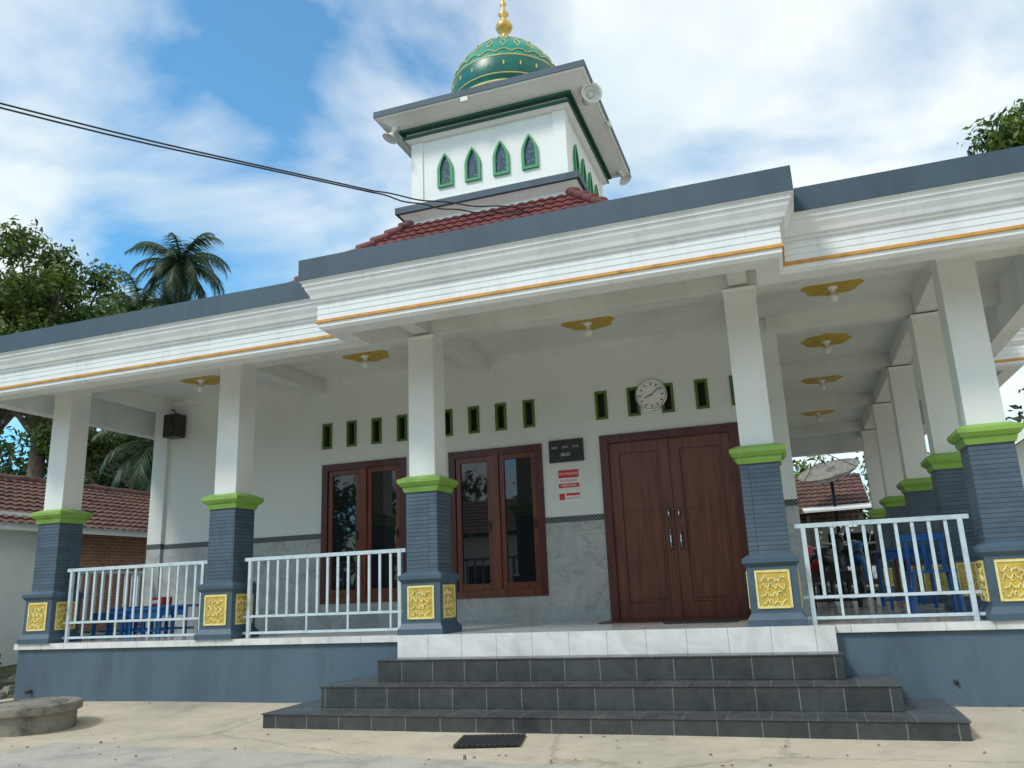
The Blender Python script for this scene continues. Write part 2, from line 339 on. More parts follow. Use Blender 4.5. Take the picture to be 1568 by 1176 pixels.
# ------------------------------------------------------------------ roof slab / fascia
path=[(-10.6,20.6),(-10.6,7.38),(-4.73,7.38),(-4.73,6.9),(0.35,6.9),(0.35,7.38),(3.05,7.38),(3.05,12.6),(3.55,12.6),(3.55,17.2),(3.05,17.2),(3.05,20.6)]
prof=[(0.25,4.70),(0.25,4.81),(0,4.81),(0,4.565),(0.03,4.56),(0.03,4.515),(0.045,4.51),(0.055,4.47),(0.085,4.42),(0.10,4.38),(0.125,4.375),(0.125,4.345),(0.15,4.34),(0.15,4.275),(0.157,4.272),(0.157,4.262),(0.15,4.26),(0.15,4.21),(0.157,4.208),(0.157,4.198),(0.15,4.195),(0.15,4.145),(0.135,4.143),(0.135,4.115),(0.155,4.112),(0.155,4.07),(0.19,4.04),(0.40,4.04),(0.40,CZ)]
pm=['slate','slate','slate']+['fascia']*18+['gold','gold','gold']+['fascia']*9
b=B(); n=len(path); rings=[]
for d,z in prof:
    ring=[]
    for i in range(n):
        p0=Vector(path[i-1]);p1=Vector(path[i]);p2=Vector(path[(i+1)%n])
        d1=(p1-p0).normalized(); d2=(p2-p1).normalized()
        n1=Vector((-d1.y,d1.x)); n2=Vector((-d2.y,d2.x)); q=p1+(n1+n2)*d
        ring.append((q.x,q.y,z))
    rings.append(ring)
for i in range(len(prof)-1):
    for k in range(n):
        k2=(k+1)%n
        b.face([rings[i][k],rings[i][k2],rings[i+1][k2],rings[i+1][k]],pm[i])
b.build('roof_fascia',mosque)
b=B()
b.box(-10.3,2.9,7.6,20.3,CZ,4.70,'ceil'); b.box(-4.5,0.15,7.0,7.6,CZ,4.70,'ceil'); b.box(2.9,3.35,12.75,17.05,CZ,4.70,'ceil')
b.box(-10.3,-4.5,7.5,7.6,CZ,4.70,'ceil'); b.box(0.15,2.9,7.5,7.6,CZ,4.70,'ceil')
b.build('flat_roof_slab',mosque)
b=B()
b.box(-10.2,2.65,8.53,8.79,4.31,CZ+0.001,'ceil')
for x in (-9.74,-6.84,1.83):
    b.box(x-0.10,x+0.10,7.8,8.53,4.345,CZ+0.001,'ceil')
for x in (-4.05,-0.26): b.box(x-0.10,x+0.10,7.3,8.53,4.345,CZ+0.001,'ceil')
for x in (-9.74,-6.84,-4.05,-0.26): b.box(x-0.10,x+0.10,8.79,WY,4.345,CZ+0.001,'ceil')
b.box(1.71,1.95,8.79,20.2,4.33,CZ+0.001,'ceil')
for y in (10.6,13.3,16.2,19.2):
    b.box(wx1+0.02,1.71,y-0.1,y+0.1,4.345,CZ+0.001,'ceil'); b.box(1.95,2.65,y-0.1,y+0.1,4.345,CZ+0.001,'ceil')
b.box(wx0,wx1,WY-0.03,WY,4.46,CZ+0.001,'ceil')
b.build('ceiling_beams',mosque,0.006)

# ------------------------------------------------------------------ tiled slopes
def slope(b,mtx,w0,w1,length,m,row=0.30,colw=0.21):
    nr=int(length/row); nc=int(2*w1/colw*6)
    vs=[];fs=[]
    lines=[]
    for r in range(nr):
        lines.append((r*row,0.0)); lines.append(((r+1)*row,0.035))
    for d,h in lines:
        w=w0+(w1-w0)*min(1,d/length)
        for c in range(nc+1):
            x=-w1+2*w1*c/nc; ph=(x/colw)%1.0; z=h+0.035*(1-abs(2*ph-1)**1.6)
            x=max(-w,min(w,x)); vs.append(mtx@Vector((x,-d,z)))
    k=nc+1
    for i in range(len(lines)-1):
        for c in range(nc): fs.append((i*k+c,(i+1)*k+c,(i+1)*k+c+1,i*k+c+1))
    b.raw(vs,fs,m)
TX,TY=-4.95,15.25
b=B(); s=1.0; ang=math.atan(s); run=3.5; L_=run/math.cos(ang); zt=8.57
for k in range(4):
    mt=Matrix.Translation((TX,TY,0))@Matrix.Rotation(k*math.pi/2,4,'Z')@Matrix.Translation((0,-1.6,zt))@Matrix.Rotation(ang,4,'X')
    slope(b,mt,1.6,1.6+run,L_,'rooftile',0.26,0.2)
for sx in(-1,1):
    for sy in (-1,1):
        for i in range(17):
            k0=run*i/17; k1=run*(i+1.15)/17
            b.tube([(TX+sx*(1.6+k0),TY+sy*(1.6+k0),zt-s*k0+0.04),(TX+sx*(1.6+k1),TY+sy*(1.6+k1),zt-s*k1+0.075)],[0.085,0.115],'rooftile',n=10)
b.build('tiled_roof',mosque)
b=B(); b.box(TX-4.8,TX+4.8,TY-4.6,TY+4.8,4.70,5.1,'white'); b.build('roof_upstand',mosque)

# ------------------------------------------------------------------ tower
b=B()
b.frus(TX,TY,1.72,7.9,1.72,8.60,'white'); b.frus(TX,TY,1.72,8.55,1.87,8.69,'white'); b.frus(TX,TY,1.93,8.69,1.93,8.83,'slate')
b.frus(TX,TY,1.93,8.831,1.70,8.93,'slate')
b.frus(TX,TY,1.64,8.7,1.64,10.5,'white')
for sx in(-1,1):
    for sy in(-1,1): b.box(TX+sx*1.54-0.13,TX+sx*1.54+0.13,TY+sy*1.54-0.13,TY+sy*1.54+0.13,8.9,10.42,'white')
b.frus(TX,TY,1.66,8.9,1.66,9.02,'white')
b.frus(TX,TY,1.70,10.36,1.78,10.42,'white'); b.frus(TX,TY,1.80,10.42,1.80,10.49,'dgreen')
b.frus(TX,TY,1.74,10.49,1.74,10.56,'white'); b.frus(TX,TY,1.86,10.56,1.86,10.62,'dgreen')
b.frus(TX,TY,1.80,10.62,2.17,10.76,'white'); b.frus(TX,TY,2.20,10.76,2.24,10.79,'white'); b.frus(TX,TY,2.25,10.79,2.25,10.93,'slate')
b.frus(TX,TY,2.23,10.931,1.30,11.45,'slate')
b.build('tower',mosque,0.006)
def arch(w,h,n=8):
    pts=[(-w/2,0),(w/2,0),(w/2,h*0.5)]
    f=lambda t:(w/2*(1-t**1.7), h*0.5+h*0.5*t)
    for i in range(1,n+1): pts.append(f(i/n))
    for i in range(n-1,-1,-1): x,z=f(i/n); pts.append((-x,z))
    return pts
b=B()
for k in range(4):
    mt=Matrix.Translation((TX,TY,0))@Matrix.Rotation(k*math.pi/2,4,'Z')
    for cx in (-0.91,-0.305,0.305,0.91):
        o=arch(0.34,0.76); inn=[(x*0.66,0.055+z*0.85) for x,z in o]
        zb=9.23; nn=len(o)
        P=lambda p,y:mt@Vector((cx+p[0],y,zb+p[1]))
        for i in range(nn):
            j=(i+1)%nn
            b.face([P(o[i],-1.69),P(o[j],-1.69),P(inn[j],-1.69),P(inn[i],-1.69)],'mgreen')
            b.face([P(o[i],-1.69),P(o[j],-1.69),P(o[j],-1.63),P(o[i],-1.63)],'mgreen')
            b.face([P(inn[i],-1.69),P(inn[j],-1.69),P(inn[j],-1.645),P(inn[i],-1.645)],'mgreen')
        b.face([P(p,-1.648) for p in inn],'stained')
b.build('tower_windows',mosque)
DX,DY=-5.0,15.25
dprof=[(1.20,11.74),(1.25,11.86),(1.275,12.0),(1.275,12.15),(1.25,12.32),(1.19,12.52),(1.08,12.74),(0.93,12.95),(0.74,13.14),(0.52,13.30),(0.32,13.40),(0.18,13.47),(0.10,13.52)]
def drad(z):
    for (r0,z0),(r1,z1) in zip(dprof,dprof[1:]):
        if z0<=z<=z1: return r0+(r1-r0)*(z-z0)/(z1-z0)
    return 0.1
T=Matrix.Translation((DX,DY,0)); b=B()
b.lathe([(1.12,11.2),(1.12,11.62),(1.22,11.64)],'white',T,48)
b.lathe([(1.22,11.6),(1.30,11.62),(1.32,11.66),(1.29,11.70),(1.2,11.71)],'goldp',T,48)
b.lathe(dprof[:5],'teal2',T,64); b.lathe(dprof[4:],'teal',T,64)
b.lathe([(drad(12.32)+0.004,12.30),(drad(12.32)+0.02,12.32),(drad(12.34)+0.004,12.345)],'goldp',T,64)
b.lathe([(drad(11.86)+0.004,11.86),(drad(11.87)+0.018,11.87),(drad(11.89)+0.004,11.89)],'goldp',T,64)
def onl(a,z,o=0.008): r=drad(z)+o; return (DX+r*math.cos(a),DY+r*math.sin(a),z)
nz=22
for zl,am in [(12.40,0.10),(12.98,0.2)]:
    pts=[]
    for i in range(nz*10+1):
        a=2*math.pi*i/(nz*10); z=zl+am*abs(math.sin(math.pi*i/10))**0.7; pts.append(onl(a,z))
    b.tube(pts,0.013,'goldp',n=5,cap=False)
for i in range(nz):
    a=2*math.pi*(i+0.5)/nz
    for sg in(-1,1): b.tube([onl(a+sg*0.055*math.sin(math.pi*t/8),12.62+0.30*t/8) for t in range(9)],0.010,'goldp',n=4)
    b.tube([onl(a,12.05+0.1*t/3) for t in range(4)],[0.01,0.022,0.022,0.008],'goldp',n=5)
b.lathe([(drad(13.2)+.01,13.2),(drad(13.3)+.012,13.3),(drad(13.4)+0.012,13.4),(drad(13.5)+.01,13.5)],'panel2',T,nz*4,nz,0.06)
b.lathe([(0.30,13.42),(0.26,13.5),(0.20,13.53),(0.15,13.60),(0.075,13.70),(0.07,13.80),(0.17,13.88),(0.205,13.97),(0.17,14.06),(0.07,14.13),(0.06,14.22),(0.125,14.31),(0.06,14.40),(0.04,14.52),(0.08,14.60),(0.035,14.68),(0.02,14.9),(0.004,15.3)],'goldm',T,24)
b.build('dome',mosque)

def horn(loc,direction,sc=1.0):
    b=B(); q=Vector(direction).normalized().to_track_quat('Z','Y').to_matrix().to_4x4()
    mt=Matrix.Translation(loc)@q@Matrix.Scale(sc,4)
    b.lathe([(0.06,-0.42),(0.10,-0.42),(0.10,-0.25),(0.05,-0.22),(0.07,-0.12),(0.12,-0.02),(0.2,0.06),(0.26,0.10),(0.265,0.11),(0.25,0.11),(0.18,0.04),(0.08,-0.08),(0.0,-0.1)],'wall',mt,24)
    b.lathe([(0.0,0.03),(0.06,0.02),(0.07,-0.1)],'wall',mt,16)
    b.tube([Vector(loc)-Vector(direction).normalized()*0.2,Vector(loc)+Vector((-0.1 if direction[0]>0 else 0.1,0.15,0.25))],0.02,'slate')
    return b.build('horn_loudspeaker')
horn((-6.92,13.25,10.45),(-0.35,-0.2,-0.9),0.62); horn((-2.76,13.7,10.62),(0.45,-0.85,-0.15),0.8)
horn((-2.80,17.1,10.52),(0.5,-0.1,-0.85),0.62)
b=B(); b.box(-5.25,-5.10,13.01,13.06,10.68,10.78,'wall'); b.box(-2.72,-2.67,15.0,15.15,10.68,10.78,'wall'); b.build('tower_flood_lamp')

# ------------------------------------------------------------------ ceiling lamps
def lamp(x,y):
    b=B(); t=Matrix.Translation((x,y,0))
    b.lathe([(0.0,CZ-0.022),(0.2,CZ-0.024),(0.31,CZ-0.016),(0.335,CZ-0.003)],'lampy',t,64,8,0.06)
    b.lathe([(0.06,CZ-0.02),(0.05,CZ-0.04),(0.028,CZ-0.05),(0.028,CZ-0.10),(0.05,CZ-0.115),(0.055,CZ-0.15),(0.04,CZ-0.19),(0.0,CZ-0.205)],'white',t,20)
    for k in range(8):
        a=k*math.pi/4; b.tube([(x+0.12*math.cos(a),y+0.12*math.sin(a),CZ-0.025),(x+0.2*math.cos(a+0.2),y+0.2*math.sin(a+0.2),CZ-0.025),(x+0.28*math.cos(a),y+0.28*math.sin(a),CZ-0.022)],0.006,'gold',n=5)
    b.build('ceiling_lamp')
for p in [(-8.29,9.62),(-5.45,9.62),(-2.2,9.62),(0.76,9.62),(0.76,12.0),(0.76,14.5),(0.76,17.6)]: lamp(*p)
# ------------------------------------------------------------------ clock, signs, speaker
b=B(); t=Matrix.Translation((-1.61,WY,3.72))@Matrix.Rotation(math.pi/2,4,'X')
b.lathe([(0.215,0.0),(0.22,0.03),(0.21,0.05),(0.19,0.045),(0.185,0.03)],'chrome',t,40); b.lathe([(0.186,0.03),(0.0,0.031)],'white',t,40)
for k in range(12):
    a=k*math.pi/6; b.box(-0.007,0.007,0.135,0.168,0.033,0.036,'black',mtx=t@Matrix.Rotation(a,4,'Z'))
b.box(-0.006,0.006,-0.02,0.10,0.037,0.04,'black',mtx=t@Matrix.Rotation(R(-250),4,'Z')); b.box(-0.004,0.004,-0.02,0.15,0.041,0.044,'black',mtx=t@Matrix.Rotation(R(-50),4,'Z'))
b.build('wall_clock')
def text(s,x,z,size,m,parent,y):
    c=bpy.data.curves.new('lettering','FONT'); c.body=s; c.size=size; c.align_x='CENTER'; c.align_y='CENTER'; c.extrude=0.001
    o=bpy.data.objects.new('lettering',c); o.location=(x,y,z); o.rotation_euler=(math.pi/2,0,0); c.materials.append(M[m]); scene.collection.objects.link(o); o.parent=parent
e=empty('prayer_time_board'); b=B(); b.box(-3.09,-2.60,WY-0.035,WY-0.001,2.92,3.23,'black'); b.box(-3.07,-2.62,WY-0.038,WY-0.0355,2.94,3.21,'grate')
for i in range(3):
    b.box(-3.05+i*0.15,-2.96+i*0.15,WY-0.041,WY-0.0385,3.11,3.14,'stone')
b.build('panel',e); text('06:53',-2.85,3.02,0.06,'wall',e,WY-0.043)
e=empty('no_smoking_sign'); b=B(); b.box(-2.99,-2.68,WY-0.009,WY-0.001,2.555,2.82,'white'); b.box(-2.98,-2.69,WY-0.012,WY-0.0095,2.70,2.81,'red'); b.box(-2.98,-2.69,WY-0.012,WY-0.0095,2.565,2.625,'red')
b.build('panel',e); text('NO SMOKING',-2.835,2.755,0.042,'white',e,WY-0.0135); text('DILARANG',-2.835,2.662,0.05,'red',e,WY-0.0105); text('MEROKOK',-2.835,2.594,0.045,'white',e,WY-0.0135)
e=empty('notice_sign'); b=B(); b.box(-2.99,-2.68,WY-0.009,WY-0.001,2.37,2.52,'white'); b.box(-2.98,-2.90,WY-0.012,WY-0.0095,2.40,2.49,'red'); b.box(-2.88,-2.69,WY-0.012,WY-0.0095,2.455,2.49,'red')
b.build('panel',e); text('BATAS SUCI',-2.785,2.42,0.036,'red',e,WY-0.0105)
b=B(); b.box(-9.62,-9.36,WY-0.26,WY-0.04,3.90,4.28,'black'); b.lathe([(0.09,0),(0.1,0.012),(0.02,0.005)],'grate',Matrix.Translation((-9.49,WY-0.262,4.04))@Matrix.Rotation(math.pi/2,4,'X'),20)
b.lathe([(0.04,0),(0.045,0.01),(0.01,0.005)],'grate',Matrix.Translation((-9.49,WY-0.262,4.19))@Matrix.Rotation(math.pi/2,4,'X'),20)
b.box(-9.51,-9.47,WY-0.05,WY,4.05,4.15,'black'); b.tube([(-9.49,WY-0.05,4.26),(-9.6,WY-0.07,4.40),(-9.9,WY-0.08,4.42),(-10.0,WY-0.08,4.5)],0.012,'black'); b.build('wall_loudspeaker')

# ------------------------------------------------------------------ railing
def railing(x0,x1,y,axis='x'):
    b=B()
    mt=Matrix.Identity(4) if axis=='x' else Matrix.Translation((y,0,0))@Matrix.Rotation(math.pi/2,4,'Z')
    yy=y if axis=='x' else 0
    h=0.016
    for x in (x0+0.02,x1-0.02): b.box(x-0.022,x+0.022,yy-0.022,yy+0.022,FZ,1.77,'rail',mtx=mt)
    for z,w in [(1.75,0.022),(1.06,0.015),(0.865,0.015)]: b.box(x0-0.06,x1+0.06,yy-w*0.8,yy+w*0.8,z-w,z+w,'rail',mtx=mt)
    n=round((x1-x0)/0.14)
    for i in range(1,n):
        x=x0+(x1-x0)*i/n
        b.box(x-h,x+h,yy-0.009,yy+0.009,1.0755,1.7275,'rail',mtx=mt)
        if i%4==2: b.box(x-0.012,x+0.012,yy-0.009,yy+0.009,0.8805,1.0445,'rail',mtx=mt)
    b.build('porch_railing',None,0.003)
railing(-9.40,-7.18,8.6); railing(-6.50,-4.38,8.6); railing(0.06,1.50,8.6)
railing(8.95,10.3,2.0,'y'); railing(10.9,13.0,2.0,'y'); railing(8.95,10.35,-9.9,'y')

# ------------------------------------------------------------------ items on the porch
def low_table(x,y,w,d,h,m='blue',z=FZ):
    b=B(); b.box(x,x+w,y,y+d,z+h-0.03,z+h,m)
    for sx in (x+0.03,x+w-0.07):
        for sy in (y+0.03,y+d-0.07): b.box(sx,sx+0.04,sy,sy+0.04,z,z+h-0.03,m)
    b.box(x+0.04,x+w-0.04,y+0.035,y+0.05,z+h-0.14,z+h-0.03,m); b.box(x+0.03,x+w-0.03,y+d/2-0.015,y+d/2+0.015,z+0.08,z+0.11,m)
    b.build('low_table',None,0.005)
low_table(-9.75,9.6,0.7,0.4,0.42); low_table(-9.0,9.6,0.7,0.4,0.42); low_table(-9.6,9.15,0.6,0.35,0.36); low_table(-8.9,9.1,0.6,0.35,0.40)
b=B(); b.box(-8.98,-8.78,9.65,9.85,FZ+0.422,FZ+0.54,'red'); b.box(-8.96,-8.80,9.64,9.648,FZ+0.45,FZ+0.50,'white'); b.build('red_box',None,0.01)
low_table(1.0,11.4,0.6,1.2,0.75); low_table(1.1,13.9,0.5,1.4,0.8,'wood2'); low_table(0.1,12.4,0.7,0.5,0.5,'grate')
def chair(x,y,z=FZ):
    b=B()
    for sx in(-0.2,0.2):
        for sy in(-0.2,0.2): b.tube([(x+sx*1.15,y+sy*1.15,z),(x+sx,y+sy,z+0.43)],0.022,'blue')
    b.box(x-0.23,x+0.23,y-0.23,y+0.23,z+0.43,z+0.46,'blue')
    for i in range(5): b.box(x-0.2+i*0.09,x-0.16+i*0.09,y+0.21,y+0.24,z+0.46,z+0.82,'blue')
    b.box(x-0.23,x+0.23,y+0.205,y+0.245,z+0.78,z+0.86,'blue'); b.build('plastic_chair',None,0.006)
chair(1.35,10.0); chair(2.6,12.2,0.05); chair(3.1,12.6,0.05)
def motorcycle(x,y,z,rot,m):
    e=empty('motorcycle'); e.location=(x,y,z); e.rotation_euler=(0,0,rot); b=B()
    for cx in(-0.62,0.62):
        pts=[(cx+0.28*math.cos(a*math.pi/12),0,0.29+0.28*math.sin(a*math.pi/12)) for a in range(25)]; b.tube(pts,0.045,'black',n=8,cap=False)
        for k in range(6): a=k*math.pi/3; b.tube([(cx,0,0.29),(cx+0.26*math.cos(a),0,0.29+0.26*math.sin(a))],0.01,'chrome',n=4)
    b.tube([(0.62,0,0.29),(0.48,0,0.75),(0.42,0,1.0)],0.035,'black'); b.tube([(-0.62,0.06,0.29),(-0.2,0.06,0.35)],0.03,'chrome')
    b.tube([(0.47,0,0.78),(0.25,0,0.45),(-0.15,0,0.42),(-0.45,0,0.68),(-0.8,0,0.75)],[0.1,0.13,0.15,0.12,0.05],m,n=10)
    b.tube([(0.15,0,0.72),(-0.2,0,0.77),(-0.7,0,0.80)],[0.06,0.12,0.07],'black',n=10)
    b.tube([(0.36,-0.33,1.02),(0.42,0,0.98),(0.36,0.33,1.02)],0.018,'chrome'); b.tube([(0.5,0,0.9),(0.42,0,1.03)],[0.08,0.10],m,n=10)
    b.tube([(0.9,0,0.5),(0.62,0,0.62),(0.38,0,0.5)],[0.03,0.06,0.05],m)
    for s in(-1,1): b.tube([(0.38,s*0.22,1.02),(0.36,s*0.26,1.18)],0.008,'chrome',n=5); b.lathe([(0,0),(0.05,0.01),(0,0.02)],'chrome',Matrix.Translation((0.36,s*0.27,1.21))@Matrix.Rotation(R(90),4,'Y'),12)
    b.build('body_and_wheels',e)
motorcycle(0.6,15.6,FZ,R(75),'black'); motorcycle(1.1,17.0,FZ,R(85),'blue'); motorcycle(0.3,18.2,FZ,R(100),'red')

def car(x,y,z,rot):
    e=empty('parked_car'); e.location=(x,y,z); e.rotation_euler=(0,0,rot); b=B()
    sec=[(-2.0,0.45,0.75,0.78),(-1.9,0.3,0.95,0.84),(-0.9,0.25,1.0,0.86),(0.8,0.25,0.98,0.86),(1.8,0.3,0.82,0.82),(2.0,0.4,0.65,0.74)]
    vs=[];fs=[]
    for px,z0,z1,w in sec: vs+=[(px,-w,z0),(px,w,z0),(px,w,z1*0.8),(px,w*0.93,z1),(px,-w*0.93,z1),(px,-w,z1*0.8)]
    for i in range(len(sec)-1):
        for k in range(6): fs.append((i*6+k,i*6+(k+1)%6,(i+1)*6+(k+1)%6,(i+1)*6+k))
    fs+=[tuple(range(6)),tuple(range(30,36))]; b.raw(vs,fs,'white')
    c=[(-1.75,0.95,0.74),(-1.35,1.48,0.62),(0.2,1.5,0.62),(1.0,0.97,0.74)]
    for (p0,za,wa),(p1,zb,wb) in zip(c,c[1:]):
        mm='white' if (za>1.3 and zb>1.3) else 'glass'
        b.face([(p0,-wa,za),(p0,wa,za),(p1,wb,zb),(p1,-wb,zb)],mm)
    for s in(-1,1):
        b.face([(-1.75,s*0.74,0.95),(1.0,s*0.74,0.97),(0.2,s*0.62,1.5),(-1.35,s*0.62,1.48)],'glass'); b.box(-0.42,-0.34,s*0.745-0.01,s*0.745+0.01,0.95,1.2,'white')
    for cx in(-1.3,1.3):
        for s in(-1,1): b.lathe([(0.0,-0.1),(0.2,-0.1),(0.31,-0.09),(0.31,0.09),(0.2,0.1),(0,0.1)],'black',Matrix.Translation((cx,s*0.78,0.31))@Matrix.Rotation(math.pi/2,4,'X'),20); b.lathe([(0.18,0.105),(0,0.11)],'chrome',Matrix.Translation((cx,s*0.78,0.31))@Matrix.Rotation(s*math.pi/2,4,'X'),16)
    for s in(-1,1): b.box(1.9,2.0,s*0.55-0.15,s*0.55+0.15,0.6,0.72,'chrome')
    b.box(1.96,2.01,-0.4,0.4,0.45,0.6,'black'); b.build('body',e,0.02)
car(1.2,25.5,0.5,R(-80))

# ------------------------------------------------------------------ ground
def ss(a,b_,x): t=max(0,min(1,(x-a)/(b_-a))); return t*t*(3-2*t)
def gz(x,y):
    return 0.09*ss(7.1,8.4,y)+0.25*ss(9,14,y)*ss(-9,-11,x)+0.22*ss(19,24,y)
def axis(lo,hi,step,far):
    a=[lo+i*step for i in range(int((hi-lo)/step)+1)]
    ext=[3,8,20,50,120,300,far]
    return [lo-e for e in reversed(ext)]+a+[hi+e for e in ext]
gx=axis(-22,14,0.4,900); gy=axis(-8,30,0.4,900)
vs=[(x,y,gz(x,y)+(0.006*math.sin(x*1.7+y)*math.cos(y*2.3) if abs(x)<20 and abs(y)<25 else 0)) for y in gy for x in gx]; k=len(gx)
fs=[(j*k+i,j*k+i+1,(j+1)*k+i+1,(j+1)*k+i) for j in range(len(gy)-1) for i in range(k-1)]
m,nt,bs=nodes_of('ground_concrete_and_grass'); L=nt.links
tc=N(nt,'ShaderNodeTexCoord')
n1=N(nt,'ShaderNodeTexNoise'); n1.inputs['Scale'].default_value=0.5; n1.inputs['Detail'].default_value=10; n1.inputs['Roughness'].default_value=0.6
n2=N(nt,'ShaderNodeTexNoise'); n2.inputs['Scale'].default_value=3.0; n2.inputs['Detail'].default_value=10; n2.inputs['Roughness'].default_value=0.7
n3=N(nt,'ShaderNodeTexNoise'); n3.inputs['Scale'].default_value=70; n3.inputs['Detail'].default_value=5
for q in(n1,n2,n3): L.new(tc.outputs['Object'],q.inputs['Vector'])
def math_(op,a,b_):
    q=N(nt,'ShaderNodeMath',operation=op)
    for i,v in enumerate((a,b_)):
        if isinstance(v,(int,float)): q.inputs[i].default_value=v
        else: L.new(v,q.inputs[i])
    return q.outputs[0]
sp=N(nt,'ShaderNodeSeparateXYZ'); L.new(tc.outputs['Object'],sp.inputs[0])
wet=n1.outputs['Fac']
r1=ramp(nt,[(0.30,(0.36,0.325,0.26)),(0.45,(0.49,0.43,0.33)),(0.56,(0.55,0.475,0.355)),(0.68,(0.58,0.52,0.42))]); L.new(wet,r1.inputs[0])
r2=ramp(nt,[(0.28,0.70),(0.45,0.94),(0.7,1.08)]); L.new(n2.outputs['Fac'],r2.inputs[0])
mx=N(nt,'ShaderNodeMix',data_type='RGBA',blend_type='MULTIPLY'); mx.inputs[0].default_value=1; L.new(r1.outputs[0],mx.inputs[6]); L.new(r2.outputs[0],mx.inputs[7])
vo=N(nt,'ShaderNodeTexVoronoi'); vo.feature='DISTANCE_TO_EDGE'; vo.inputs['Scale'].default_value=0.26
wn=N(nt,'ShaderNodeMix',data_type='RGBA',blend_type='LINEAR_LIGHT'); wn.inputs[0].default_value=0.2; L.new(tc.outputs['Object'],wn.inputs[6]); L.new(n2.outputs['Color'],wn.inputs[7]); L.new(wn.outputs[2],vo.inputs['Vector'])
vr=ramp(nt,[(0.0,0.72),(0.003,0.78),(0.006,1.0)]); L.new(vo.outputs['Distance'],vr.inputs[0])
mc=N(nt,'ShaderNodeMix',data_type='RGBA',blend_type='MULTIPLY'); mc.inputs[0].default_value=1; L.new(mx.outputs[2],mc.inputs[6]); L.new(vr.outputs[0],mc.inputs[7])
gr=ramp(nt,[(0.35,(0.03,0.05,0.015)),(0.5,(0.06,0.09,0.03)),(0.65,(0.15,0.12,0.08))]); L.new(n2.outputs['Fac'],gr.inputs[0])
left=math_('LESS_THAN',math_('ADD',sp.outputs[0],n2.outputs['Fac']),-9.9)
yb=math_('GREATER_THAN',math_('ADD',sp.outputs[1],n2.outputs['Fac']),8.2)
mask=math_('MULTIPLY',left,yb)
far=math_('GREATER_THAN',sp.outputs[1],21.0); mask=math_('MAXIMUM',mask,far); mask=math_('MAXIMUM',mask,math_('LESS_THAN',sp.outputs[0],-13.0)); mask=math_('MAXIMUM',mask,math_('LESS_THAN',sp.outputs[1],-12.0))
m3=N(nt,'ShaderNodeMix',data_type='RGBA'); L.new(mask,m3.inputs[0]); L.new(mc.outputs[2],m3.inputs[6]); L.new(gr.outputs[0],m3.inputs[7])
L.new(m3.outputs[2],bs.inputs['Base Color'])
rr=ramp(nt,[(0.30,0.6),(0.45,0.92)]); L.new(wet,rr.inputs[0]); L.new(rr.outputs[0],bs.inputs['Roughness'])
bp=N(nt,'ShaderNodeBump'); bp.inputs['Strength'].default_value=0.4; bp.inputs['Distance'].default_value=0.015
ad=math_('ADD',n2.outputs['Fac'],n3.outputs['Fac']); L.new(ad,bp.inputs['Height']); L.new(bp.outputs[0],bs.inputs['Normal'])
b=B(); b.raw(vs,fs,m,True); b.build('ground')
M['pave']=mat('worn_concrete',(0.42,0.395,0.34),0.85,0.25,1.8,0.5,22)
b=B()
edge=[(-6.7,6.12)]+[(-6.7+i*0.2,6.12-0.012*i+0.018*math.sin(i*1.9)+0.012*math.sin(i*4.3)) for i in range(1,41)]
low=[(1.5,3.0),(-6.9,3.0)]; poly=edge+low; nn=len(poly)
b.face([(x,y,0.062) for x,y in poly],'pave')
for i in range(nn):
    p=poly[i];q=poly[(i+1)%nn]; b.face([(p[0],p[1],0.0),(q[0],q[1],0.0),(q[0],q[1],0.062),(p[0],p[1],0.062)],'stone')
b.build('concrete_pavement',None,0)
# narrow gutter strip along the slab edge, the edge's shadow painted in dark
b=B(); M['gut']=mat('gutter_edge_shadow',(0.13,0.12,0.10),0.5,0.4,4,0.5,20)
gp=[]; 
for i in range(0,41):
    x=-6.7+i*0.2; y=6.125-0.012*i+0.018*math.sin(i*1.9)+0.012*math.sin(i*4.3) if i else 6.12
    gp.append((x,y,y+0.035+0.02*math.sin(i*1.3)))
for a,c in zip(gp,gp[1:]): b.face([(a[0],a[1],0.012),(c[0],c[1],0.012),(c[0],c[2],0.012),(a[0],a[2],0.012)],'gut')
b.build('gutter')
b=B(); t=Matrix.Translation((-2.67,6.88,0.006))@Matrix.Rotation(R(12),4,'Z')
b.box(-0.28,0.28,-0.24,0.24,0.0,0.006,'dark',mtx=t)
for i in range(12): b.box(-0.27+i*0.0475,-0.245+i*0.0475,-0.235,0.235,0.007,0.015,'grate',mtx=t)
for i in range(9): b.box(-0.28,0.28,-0.235+i*0.056,-0.215+i*0.056,0.015,0.02,'grate',mtx=t)
b.build('drain_grate')
b=B(); t=Matrix.Translation((-8.05,7.0,-0.02))
b.lathe([(0.45,0.0),(0.45,0.2),(0.50,0.21),(0.50,0.29),(0.48,0.30),(0.42,0.305),(0.41,0.27),(0.36,0.265),(0.35,0.30),(0,0.31)],'stone',t,48); b.build('concrete_well_ring',None,0.006)
b=B()
for i in range(90):
    x=random.uniform(-9,2.2); y=random.uniform(5.2,7.2); r=random.uniform(0.005,0.014)
    b.frus(x,y,r,gz(x,y),r*0.6,gz(x,y)+r*0.8+(0.062 if y<6 else 0.004),'stone')
for i in range(70):
    x=random.uniform(-13,-10.2); y=random.uniform(7.5,10.5); r=random.uniform(0.03,0.12)
    b.frus(x,y,r,gz(x,y)-0.02,r*0.6,gz(x,y)+r*0.8,'stone')
b.build('rubble')
b=B(); rnd=random.Random(8)
